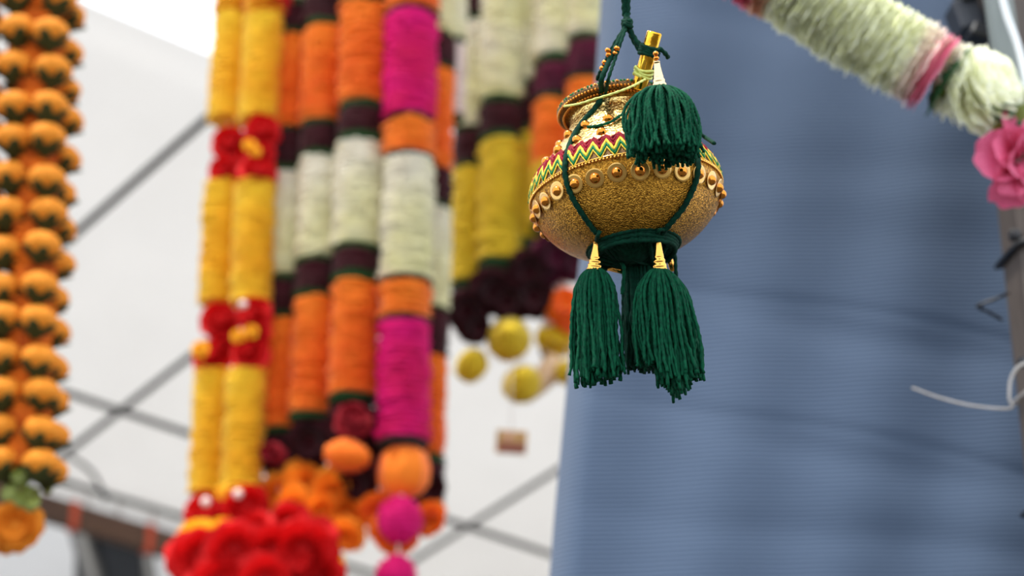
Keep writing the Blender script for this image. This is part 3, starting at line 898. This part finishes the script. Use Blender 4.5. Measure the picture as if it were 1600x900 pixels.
# where x = 1170..1200 begins the peach part
k = 0
while s <= TOT:
    p, d = gpos(s)
    px = (p - CAM).dot(Vector((1, 0, 0))) / (p - CAM).dot(FWD) * F + 800
    kind = 'pink' if px < 1195 else ('peach' if px < 1218 else 'white_petal')
    r = 66 * mpp(p)
    if TOT - s < .009: kind, r = 'pink', 66 * mpp(p)
    elif TOT - s < .024: kind = 'white_petal_pink'
    jit = Vector((rnd.uniform(-1, 1), rnd.uniform(-1, 1), rnd.uniform(-1, 1))) * .035
    mtx = lookmat(p, d + jit, rnd.uniform(0, 6)) @ Matrix.Diagonal((r * rnd.uniform(.95, 1.04),) * 2 + (r, 1))
    o = link('petal_layer', PLM[kind][k % 3], WG, mtx)
    if kind != 'white_petal': o['label'] = {'pink': 'pink ring of petals', 'peach': 'peach petals', 'white_petal_pink': 'white petals blushed pink'}[kind]
    s += .0037 if TOT - s > .02 else .0030; k += 1
V, f = roll(gaxis[0], gaxis[-1], 54 * mpp(Vector(gaxis[40])), .006, 3, ruff=.1)
MB().add(V, f).build('core', M['white_petal'], WG, gaxis[0])
# thread on to the rack and to the post
p0 = Vector(gaxis[0])
MB().add(*tube([tuple(p0), tuple((p0 + Vector((p0.x - .12, .70, RZ))) / 2), (p0.x - .12, .70, RZ)], .002, 6)).build('hanging_thread', M['thread'], WG, p0)
# leaf collar between the pink ring and the white flower
pe, de = gpos(TOT); 
nx = de.cross(Vector((0, 0, 1))).normalized(); ny = nx.cross(de).normalized()
for i in range(12):
    an = i * 2 * math.pi / 12 + rnd.uniform(-.15, .15)
    o_ = nx * math.cos(an) + ny * math.sin(an)
    p = pe + de * .008 + o_ * (34 * mpp(pe))
    leaf(WG, p, o_ * 1.0 + de * .45, 34 * mpp(pe), LSER, (de * .9 - o_ * .3), 1.3)
    if i % 2 == 0: leaf(WG, p + de * .004, o_ * 1.0 + de * .8, 24 * mpp(pe), LMESH2, (de * .9 - o_ * .3), 1.0)
# big white carnation
pc = at(1522, 146, YG + .005)
WF = thing('white_carnation', 'big white carnation after the leaf collar of the white garland', 'flower', pc)
dz = Vector((.66, -.70, .12)).normalized()
rC = 70 * mpp(pc)
def cup_layer(cup, seed, lobes, m, amp=.05, tooth=.10):
    V, f = ruffle(1, lobes, cup, amp, seed, 7, 96, tooth)
    return MB().add(V, f).mesh('petal_ring', m)
back = (pc - pe).normalized()
for k in range(7):          # long outer petals fanning out behind
    t = k / 6
    d_ = back.lerp(dz, t).normalized()
    me = cup_layer(.55 - .5 * t, 70 + k, 12, M['white_petal'], .05, .08)
    link('petal_ring', me, WF, lookmat(pe + (pc - pe) * (.30 + .70 * t) - d_ * (.2 * rC), d_, k * 1.3) @ Matrix.Diagonal((rC * (.80 + .28 * t),) * 3 + (1,)))
for k, (rr, cup, h) in enumerate(((1.0, .1, .0), (.97, .25, .05), (.9, .45, .1), (.78, .7, .14), (.64, .95, .2), (.5, 1.2, .26), (.36, 1.6, .32), (.22, 2.0, .38))):
    me = cup_layer(cup, 90 + k, 11 - k // 2, M['white_petal'], .08, .10)
    link('petal_ring', me, WF, lookmat(pc + dz * (h * rC), dz, k * 1.1) @ Matrix.Diagonal((rC * rr,) * 3 + (1,)))
MB().add(*tube([tuple(pe), tuple(pc), tuple(at(1570, 190, YG)), tuple(at(1640, 260, YG + .02)), tuple(at(1650, 200, YP - .06))], .003, 6)).build('stem', M['leaf'], WF, pc)
for i in range(11):
    p = at(rnd.uniform(1572, 1606), rnd.uniform(160, 210), YG + .01 + rnd.uniform(-.015, .015))
    leaf(WF, p, (rnd.uniform(-.7, .7), rnd.uniform(-.5, .2), rnd.uniform(-.5, 1)), 34 * mpp(p), LSER if i % 3 else LMESH2, (rnd.uniform(-.5, .5), -1, rnd.uniform(-.5, .5)), 1.2)
# pink rose
pr_ = at(1612, 250, YG)
PR = thing('pink_rose', 'pink artificial rose hanging at the right edge below dark leaves', 'flower', pr_)
def petal_mesh():
    mb = MB(); V = []
    nu, nv = 11, 11
    for i in range(nu):
        t = i / (nu - 1)
        for j in range(nv):
            a = (j / (nv - 1) - .5) * 2
            w_ = .2 + .75 * math.sin(math.pi * (.08 + .62 * t)) 
            x = w_ * a * .62
            zc = -.42 * a * a * (1 - .4 * t) + .12 * t + .30 * max(0, t - .65) ** 2 * 8 * .5
            y = t * (1 - .10 * a * a) - .05 * math.cos(a * 7) * t ** 4
            V.append((x, y, -zc))
    mb.add(V, [(i * nv + j, i * nv + j + 1, (i + 1) * nv + j + 1, (i + 1) * nv + j) for i in range(nu - 1) for j in range(nv - 1)])
    return mb.mesh('petal', M['rosepink'])
PETAL = petal_mesh()
ax_ = Vector((.35, -.75, -.35)).normalized()
ux = ax_.cross(Vector((0, 0, 1))).normalized(); uy = ux.cross(ax_)
for ringi, (npet, open_, sz) in enumerate(((5, 1.5, 1.4), (5, 1.15, 1.2), (4, .7, .9))):
    for i in range(npet):
        an = 2 * math.pi * (i + ringi * .37) / npet + rnd.uniform(-.1, .1)
        o_ = ux * math.cos(an) + uy * math.sin(an)
        dr = (o_ * math.sin(open_) + ax_ * math.cos(open_)).normalized()
        leaf(PR, pr_ - ax_ * (30 * mpp(pr_)) + o_ * (6 * mpp(pr_)), dr, 50 * sz * mpp(pr_), PETAL, -o_ * math.cos(open_) + ax_ * math.sin(open_), 1.0, 'petal')
MB().add(*tube([tuple(pr_ - ax_ * .012), tuple(at(1600, 215, YG)), tuple(at(1592, 190, YG))], .0025, 6)).build('stem', M['leaf'], PR, pr_)

# ------------------------------------------------------------------ the golden pot
D0 = .75
K = D0 / F
PC = atd(981, 327, D0)
TILT = Matrix.Rotation(math.radians(-6), 4, 'Y')
POTM = Matrix.Translation(PC) @ TILT
PT = thing('golden_pot', 'gold leather covered hanging pot with green yarn tassels and cords', 'ornament', PC)
PT.rotation_euler = TILT.to_euler()
bpy.context.view_layer.update()
prof = [(2, -66), (40, -67), (66, -66), (80, -62), (104, -49), (124, -32), (138, -14), (146, 2), (149, 16), (149, 28), (146, 42), (140, 56), (131, 70),
        (118, 86), (104, 102), (91, 118), (80, 134), (73, 148), (71, 158), (73, 166), (80, 172), (82, 177), (76, 176), (68, 168), (64, 150), (70, 132), (90, 105), (110, 80), (120, 60), (100, -30), (30, -58), (2, -60)]
profi = []
pp = np.array(prof, float)
sp = smoothpath([(a, b, 0) for a, b in pp], 150)
V, f = lathe([(max(.5, a) * K, b * K) for a, b, _ in sp], 96)
Vw = [tuple(POTM @ Vector(v)) for v in V]
body = MB().add(Vw, f).build('pot_body', M['gold'], PT, PC)
BV = BVHTree.FromPolygons([Vector(v) for v in Vw], f)
def R_at(z):           # outer radius at height z (pixels)
    P = prof[:22]
    for (r0, z0), (r1, z1) in zip(P, P[1:]):
        if z0 <= z <= z1:
            return r0 + (r1 - r0) * (z - z0) / (z1 - z0 + 1e-9)
    return P[-1][0]
def n_at(z):
    dr = R_at(z + 2) - R_at(z - 2)
    v = Vector((4, 0, -dr)).normalized()
    return v.x, v.z
def pp_(th, z, off=0.0):     # a point on the pot wall, theta 0 faces the camera
    r = R_at(z); nx_, nz_ = n_at(z)
    rr = r + off * nx_; zz = z + off * nz_
    return POTM @ Vector((rr * math.sin(th) * K, -rr * math.cos(th) * K, zz * K))
def pn_(th, z):
    nx_, nz_ = n_at(z)
    return (TILT.to_3x3() @ Vector((nx_ * math.sin(th), -nx_ * math.cos(th), nz_))).normalized()
def surf(px, py, off=1.5):
    h = BV.ray_cast(CAM, ray(px, py).normalized())
    if h[0] is None: return None
    nn = h[1]
    if nn.dot(ray(px, py)) > 0: nn = -nn
    return h[0] + nn * off * K

mbf = MB(); Vf = []  # shell over the shoulder; its paler gold paints in the highlight from above
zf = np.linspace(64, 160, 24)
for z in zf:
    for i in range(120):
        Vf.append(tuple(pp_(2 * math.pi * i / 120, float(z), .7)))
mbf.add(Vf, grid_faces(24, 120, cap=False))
mbf.build('shoulder_glint', M['gold_glint'], PT, PC)['label'] = 'crackled gold on the shoulder, paler with the highlight painted in'
# rim roll: dark braid with beads
th = np.linspace(0, 2 * math.pi, 145)
def ringpath(z, off, amp=0, per=0, offz=0, ph=0, tri=False, n=None):
    n = n or 720
    P = []
    for i in range(n + 1):
        t = 2 * math.pi * i / n
        if amp:
            c = math.sin(per * t + ph)
            if tri: c = 2 / math.pi * math.asin(c)
        else: c = 0
        P.append(tuple(pp_(t, z + offz + amp * c, off)))
    return P
lip = []
for i in range(241):
    t = 2 * math.pi * i / 240
    lip.append(tuple(POTM @ Vector((83 * K * math.sin(t), -83 * K * math.cos(t), 175 * K))))
V, f = tube(lip, 7.5 * K, 12, .14, 900, 3)
rim = MB().add(V, f).build('rim_braid', M['dark_braid'], PT, PC)
rim['label'] = 'dark braided rim'
mbg, mbb, mbt = MB(), MB(), MB()
for i in range(96):
    t = 2 * math.pi * i / 96
    for (rr, zz, mbx, rad) in ((88.5, 179, mbg if i % 3 else mbb, 2.6), (89, 171, mbb, 2.5), (81, 166, mbb, 2.6)):
        p = POTM @ Vector((rr * K * math.sin(t), -rr * K * math.cos(t), zz * K))
        mbx.add(*ball(p, rad * K, 8, 5))
mbb.build('gold_beading', M['bead'], rim, PC)['kind'] = 'stuff'
mbg.build('green_beading', M['green_thread'], rim, PC)['kind'] = 'stuff'

# embroidered zigzag band
band = MB()
Vb = []
zs = np.linspace(24, 66, 9)
for z in zs:
    for i in range(120):
        Vb.append(tuple(pp_(2 * math.pi * i / 120, float(z), 1.2)))
band.add(Vb, grid_faces(9, 120, cap=False))
bd = band.build('embroidered_band', M['dark_braid'], PT, PC)
bd['label'] = 'red, yellow and green embroidered zigzag band'
def zig(z, amp, m, rad, ph=0.0, off=2.2, name='zigzag', lob=.2):
    V, f = tube(ringpath(z, off, amp, 44, 0, ph, True, 44 * 12), rad * K, 6, lob, 1500, 2)
    return MB().add(V, f).build(name, m, bd, PC)
zig(45, 10.5, M['yellow_thread'], 2.3, 0, 3.2, 'yellow_zigzag')
zig(38.5, 10, M['green_thread'], 2.4, 0, 2.6, 'green_zigzag')
zig(33, 9, M['yellow_thread'], 1.3, 0, 2.4, 'yellow_zigzag')
zig(52, 10, M['crimson_thread'], 2.6, 0, 2.8, 'crimson_zigzag')
zig(58.5, 8, M['crimson_thread'], 2.6, 0, 2.6, 'crimson_zigzag')
zig(60, 4, M['crimson_thread'], 1.8, 1.5, 3.2, 'crimson_zigzag')
mbs = MB()
for i in range(170):
    mbs.add(*ball(pp_(2 * math.pi * i / 170, 23, 2), 2.3 * K, 8, 5))
o = mbs.build('gold_beading', M['gold_shiny'], bd, PC); o['kind'] = 'stuff'
V, f = tube(ringpath(26.5, 1.5), 1.4 * K, 6); MB().add(V, f).build('gold_cord', M['gold_shiny'], bd, PC)

# studs with sequins
V, f = lathe([(.02, .92), (.3, .88), (.6, .72), (.85, .42), (.98, .08), (1.0, 0), (.9, -.25)][::-1], 20)
STUD = MB().add(V, f).mesh('bead_stud', M['bead'])
V, f = lathe([(.62, .04), (.8, .015), (1.0, .06), (1.0, .0), (.6, -.02)], 28)
SEQ = MB().add(V, f).mesh('sequin', M['sequin'])
def stud(th, z, r, seq=0.0):
    p = pp_(th, z, 1.0); n_ = pn_(th, z)
    n2 = (n_ + Vector((rnd.uniform(-.08, .08), rnd.uniform(-.05, .05), rnd.uniform(-.08, .08)))).normalized()
    o = link('bead_stud', STUD, PT, lookmat(p, n2) @ Matrix.Diagonal((r * K,) * 3 + (1,)))
    if seq:
        n3 = (n_ + Vector((rnd.uniform(-.12, .12), 0, rnd.uniform(-.12, .12)))).normalized()
        link('sequin', SEQ, o, lookmat(p + n_ * (.4 * K), n3) @ Matrix.Diagonal((seq * K, seq * K, 8 * K, 1)))
for i in range(27):
    stud(2 * math.pi * (i + .2) / 27, 1 + rnd.uniform(-2, 2), 8.3, 14.5)
for i in range(19):
    stud(2 * math.pi * (i + .05) / 19, 80 + rnd.uniform(-1.5, 1.5), 8.2)
for i in range(16):
    stud(2 * math.pi * (i + .38) / 16, 113 + rnd.uniform(-1.5, 1.5), 8.2)

# cords
def yarn(P, rpx, twist=2600, n=None, lobe=.16, sides=8):
    P = np.asarray([tuple(p) for p in P]); 
    return tube(P, rpx * K, sides, lobe, twist / 4, 2)
def cord(pts, rpx, m=M['yarn_dark'], name='cord', n=120, parent=PT, label=None):
    P = smoothpath(pts, n)
    o = MB().add(*tube(P, rpx * K, 8, .16, 800, 2)).build(name, m, parent, P[n // 2])
    if label: o['label'] = label
    return o
def S_(px, py, off=3.0, D=None):
    p = surf(px, py, off) if D is None else None
    return p if p is not None else atd(px, py, D or D0)
top_p = atd(978, -200, D0)
topend = Vector((top_p.x, .70, RZ))
knot = atd(980, 38, D0 - .005)
for dx in (-2.8, 2.8):
    cord([topend, topend.lerp(top_p, .6), atd(978 + dx, -200, D0), atd(978 + dx, 0, D0), atd(979 + dx * .6, 22, D0), knot], 4.2, n=200, name='hanging_cord')
mbk = MB()
for k in range(3):
    c = knot + Vector((0, 0, (k - 1) * 4 * K))
    P = [tuple(c + Vector((math.cos(a) * 6 * K, math.sin(a) * 5 * K, math.sin(a * 2 + k) * 2 * K))) for a in np.linspace(0, 2 * math.pi, 30)]
    mbk.add(*tube(P, 3.4 * K, 8, .15, 800, 2))
mbk.build('knot', M['yarn_dark'], PT, knot)
# left cords to the rim, then over the belly
cord([knot, atd(966, 66, D0 - .01), atd(952, 95, D0 - .015), atd(940, 124, D0 - .02), S_(940, 140, 6), S_(940, 152, 4), S_(931, 170, 2.5), S_(912, 192, 2.5), S_(896, 218, 3), S_(886, 250, 3.5), S_(886, 278, 3.5), S_(896, 308, 3), S_(913, 336, 3), S_(932, 362, 3)], 4.2)
cord([knot, atd(962, 66, D0 - .005), atd(944, 100, D0 - .0), atd(933, 124, D0 + .01)], 3.2)
cord([knot, atd(970, 66, D0 - .012), atd(960, 95, D0 - .016), atd(951, 122, D0 - .022), S_(946, 145, 5)], 2.6)
for (x, y) in ((964, 76), (961, 84), (951, 86), (945, 98), (941, 107), (950, 79)):
    p = atd(x, y, D0 - .014)
    MB().add(*lathe([(1.5 * K, -3.6 * K), (4.4 * K, -2.2 * K), (5.0 * K, 0), (4.4 * K, 2.2 * K), (1.5 * K, 3.6 * K)], 14, p, (.45, 0, .9))).build('bead', M['bead'], PT, p)
# right cords
cord([knot, atd(990, 58, D0 - .005), atd(1003, 76, D0 - .008), atd(1012, 95, D0 + .004), atd(1025, 125, D0 + .0), S_(1045, 152, 4), S_(1064, 190, 3.5), S_(1080, 222, 3.5), S_(1088, 255, 3.5), S_(1084, 285, 3.5), S_(1068, 320, 3), S_(1048, 345, 3), S_(1034, 362, 3)], 4.4)
cord([knot, atd(988, 60, D0 + .004), atd(1000, 80, D0 + .004)], 3.6)
cord([S_(1092, 208, 6), S_(1104, 216, 8), atd(1116, 224, D0 - .02)], 3.0, name='loose_end')
cord([S_(919, 200, 2), S_(935, 199, 3), S_(955, 194, 4), S_(975, 182, 6)], 2.2, M['yarn'], name='loose_end')
cord([S_(882, 166, 2), S_(905, 162, 7, D0 - .03), S_(925, 156, 7, D0 - .034), atd(955, 147, D0 - .035), atd(985, 136, D0 - .03), atd(1008, 124, D0 - .02)], 1.7, M['lime_thread'], 'lime_thread')
# gold rod tied at the mouth
ra, rb = atd(1023, 50, D0 - .012), atd(998, 140, D0 - .006)
rodax = (ra - rb).normalized()
mbr = MB()
Lr = (ra - rb).length
mbr.add(*lathe([(11.5 * K, 0), (12 * K, .0006), (12 * K, Lr - .0008), (11.2 * K, Lr), (8.5 * K, Lr), (8 * K, Lr - .004), (1 * K, Lr - .0042)], 24, rb, rodax))
rod = mbr.build('gold_rod', M['gold_rod'], PT, rb)
rod['label'] = 'short hollow gold rod'
MB().add(*tube([tuple(ra - rodax * .003), tuple(ra + Vector((-.001, 0, .0004)))], .0006, 6)).build('rod_pin', M['bead'], rod, ra)
mbk = MB()
for k in range(4):
    c = rb + rodax * (Lr * (.60 + .045 * k))
    u1 = rodax.cross(Vector((0, 1, 0))).normalized(); u2 = rodax.cross(u1)
    P = [tuple(c + u1 * math.cos(a) * 14.2 * K + u2 * math.sin(a) * 14.2 * K + rodax * math.sin(a + k) * 1.5 * K) for a in np.linspace(0, 2 * math.pi, 36)]
    mbk.add(*tube(P, 3.2 * K, 8, .15, 800, 2))
mbk.build('yarn_wrap', M['yarn_dark'], rod, rb)
cord([atd(1030, 76, D0 - .018), atd(1038, 82, D0 - .016), atd(1044, 90, D0 - .012)], 3.4, M['yarn_dark'], 'loose_end', 24)
mbl = MB()
for k in range(3):
    c = rb + rodax * (Lr * (.24 + .05 * k))
    P = [tuple(c + u1 * math.cos(a) * 14 * K + u2 * math.sin(a) * 14 * K + rodax * math.sin(a * 2 + k) * 2 * K) for a in np.linspace(0, 2 * math.pi, 30)]
    mbl.add(*tube(P, 2.3 * K, 6))
for pts in ([(1004, 116), (996, 108), (991, 104)], [(1002, 120), (994, 116), (990, 112)]):
    mbl.add(*tube(smoothpath([atd(x, y, D0 - .012) for x, y in pts], 10), 2.6 * K, 6))
mbl.build('lime_thread', M['lime_thread'], PT, rb)

# tassels
def tassel(pcap, ptop, D, R, L, n, seed, cap_m, m=M['yarn'], lenfn=None, fade=.22, shiftx=0.0, flat=1.0, cone=True, label=None, beads=0, up=None):
    """pcap: pixel of the cap's base; ptop: pixel of the cap's top; skirt R wide, L long (pixels)"""
    g = np.random.default_rng(seed)
    c = atd(pcap[0], pcap[1], D); t = atd(ptop[0], ptop[1], D)
    k = D / F
    Lw = L / math.cos(math.radians(24))
    mb = MB()
    for i in range(n):
        q = math.sqrt((i + .5) / n); an = i * 2.39996 + g.uniform(-.2, .2)
        Ri = R * q * g.uniform(.92, 1.05)
        Li = Lw * g.uniform(.93, 1.05)
        if lenfn: Li *= lenfn(math.cos(an) * q)
        s = np.linspace(0, 1, 40)
        fo = 1 - np.exp(-s / (fade * (1.15 - .4 * q)))
        rad = 5 + (Ri - 5) * fo * (1 + .06 * np.sin(s * g.uniform(3, 7) + g.uniform(0, 6)))
        wig = np.cumsum(g.normal(0, .65, (40, 2)), axis=0) * s[:, None]
        x = rad * math.cos(an) + wig[:, 0] + shiftx * s ** 2 + 2.0 * np.sin(s * 9 + i) * s
        y = rad * math.sin(an) * flat + wig[:, 1]
        drop = Li * s + 2 - (Ri * .05) * np.exp(-((s - .05) / .06) ** 2)
        P = np.stack([x, y, -drop], 1) * k + np.array(tuple(c))
        mb.add(*tube(P, 2.5 * k * g.uniform(.9, 1.1), 8, .26, 1500, 2, g.uniform(0, 6)))
    o = mb.build('tassel', m, PT, c)
    o['kind'] = 'stuff'
    if label: o['label'] = label
    axd = (t - c).normalized(); Lc = (t - c).length
    if cone:
        pr = []
        for i in range(25):
            z = i / 24
            rr = 4.8 + (12.5 - 4.8) * (1 - z) ** 1.5
            if z < .42: rr += .6 * math.cos(z * 24 * math.pi / 2.0)
            pr.append((rr * k, z * Lc))
        pr = [(3 * k, 0)] + pr + [(5.2 * k, Lc), (5.2 * k, Lc + 2 * k), (2 * k, Lc + 2.5 * k)]
        cp = MB().add(*lathe(pr, 24, c - axd * 2 * k, axd)).build('cone_cap', cap_m, o, c)
        for b in range(beads):
            p = t + axd * (5 + 7.5 * b) * k
            MB().add(*ball(p, 4.6 * k, 14, 8, .85, axd)).build('bead', M['bead'], o, p)
    return o
tassel((1031, 137), (1026, 96), D0 - .055, 57, 106, 200, 1, M['gold_pale'], fade=.16, flat=.75, beads=2, label='upper tassel hanging over the pot shoulder', shiftx=4)
tassel((929, 419), (932, 378), D0 - .02, 35, 165, 125, 2, M['gold_shiny'], fade=.12, flat=.8, shiftx=2, label='lower left tassel', lenfn=lambda x: .98 - .04 * x)
tassel((1031, 420), (1028, 374), D0 - .025, 50, 160, 200, 3, M['gold_shiny'], fade=.18, flat=.8, beads=1, shiftx=12, label='lower right tassel, fullest and longest', lenfn=lambda x: 1.0 + .12 * math.exp(-((x - .15) / .3) ** 2) - .12 * (x < -.4))
tassel((998, 378), (998, 366), D0 + .012, 32, 182, 150, 4, M['gold_shiny'], M['yarn_dark'], fade=.25, flat=.8, cone=False, label='dark middle tassel behind the others', shiftx=4)
cord([atd(1024, 80, D0 - .03), atd(1024, 90, D0 - .05), atd(1026, 100, D0 - .055)], 1.6, M['yarn'], n=16)
# yarn wound round the foot
mbw = MB()
g = np.random.default_rng(5)
for k in range(9):
    z = -64 - 3.0 * (k % 5) + g.uniform(-1, 1); r = 70 - (k // 5) * 8 + g.uniform(-2, 2) - 2.2 * (k % 6)
    P = [tuple(POTM @ Vector((r * K * math.sin(a), -r * K * math.cos(a), (z + 1.5 * math.sin(3 * a + k)) * K))) for a in np.linspace(0, 2 * math.pi, 90)]
    mbw.add(*tube(P, 4.0 * K, 8, .16, 800, 2))
for k in range(130):
    an = k * .55; r = g.uniform(30, 66)
    a = POTM @ Vector((r * K * math.sin(an), -r * K * math.cos(an), -68 * K)); b_ = atd(998 + g.uniform(-24, 24), 415, D0 + .012 + g.uniform(-.008, .008))
    a = a + Vector((0, 0, -4 * K)); mid = a.lerp(b_, .45) + Vector((0, 0, g.uniform(-8, 4) * K))
    mbw.add(*tube(smoothpath([a, mid, b_], 14), 3.4 * K, 8, .16, 800, 2))
mbw.add(*lathe([(60 * K, 0), (60 * K, -3 * K), (34 * K, -8 * K), (14 * K, -20 * K)], 40, POTM @ Vector((0, 0, -66 * K)), TILT.to_3x3() @ Vector((0, 0, 1))))
mbw.build('foot_wrap', M['yarn_dark'], PT, PC)['label'] = 'dark yarn wound round the pot foot'
cord([atd(932, 378, D0 - .02), atd(934, 368, D0 - .03), S_(938, 358, 3)], 3.2, n=20)
cord([atd(1028, 366, D0 - .025), atd(1030, 360, D0 - .03), S_(1036, 356, 3)], 3.2, n=20)
cord([atd(944, 375, D0 - .01), atd(966, 405, D0), atd(975, 420, D0 - .01), atd(972, 460, D0 - .01)], 3, M['yarn'], 'loose_end', 40)
cord([atd(1045, 370, D0), atd(1054, 395, D0), atd(1056, 425, D0), atd(1060, 460, D0)], 3, n=40)
# small gold pieces glimpsed between the tassels
for (a, b_) in (((950, 418), (974, 424)), ((1045, 400), (1052, 424))):
    pa_, pb_ = atd(*a, D0 + .005), atd(*b_, D0 + .005)
    MB().add(*tube([tuple(pa_), tuple(pa_.lerp(pb_, .5)), tuple(pb_)], 5 * K, 12)).build('gold_tube', M['gold_shiny'], PT, pa_)
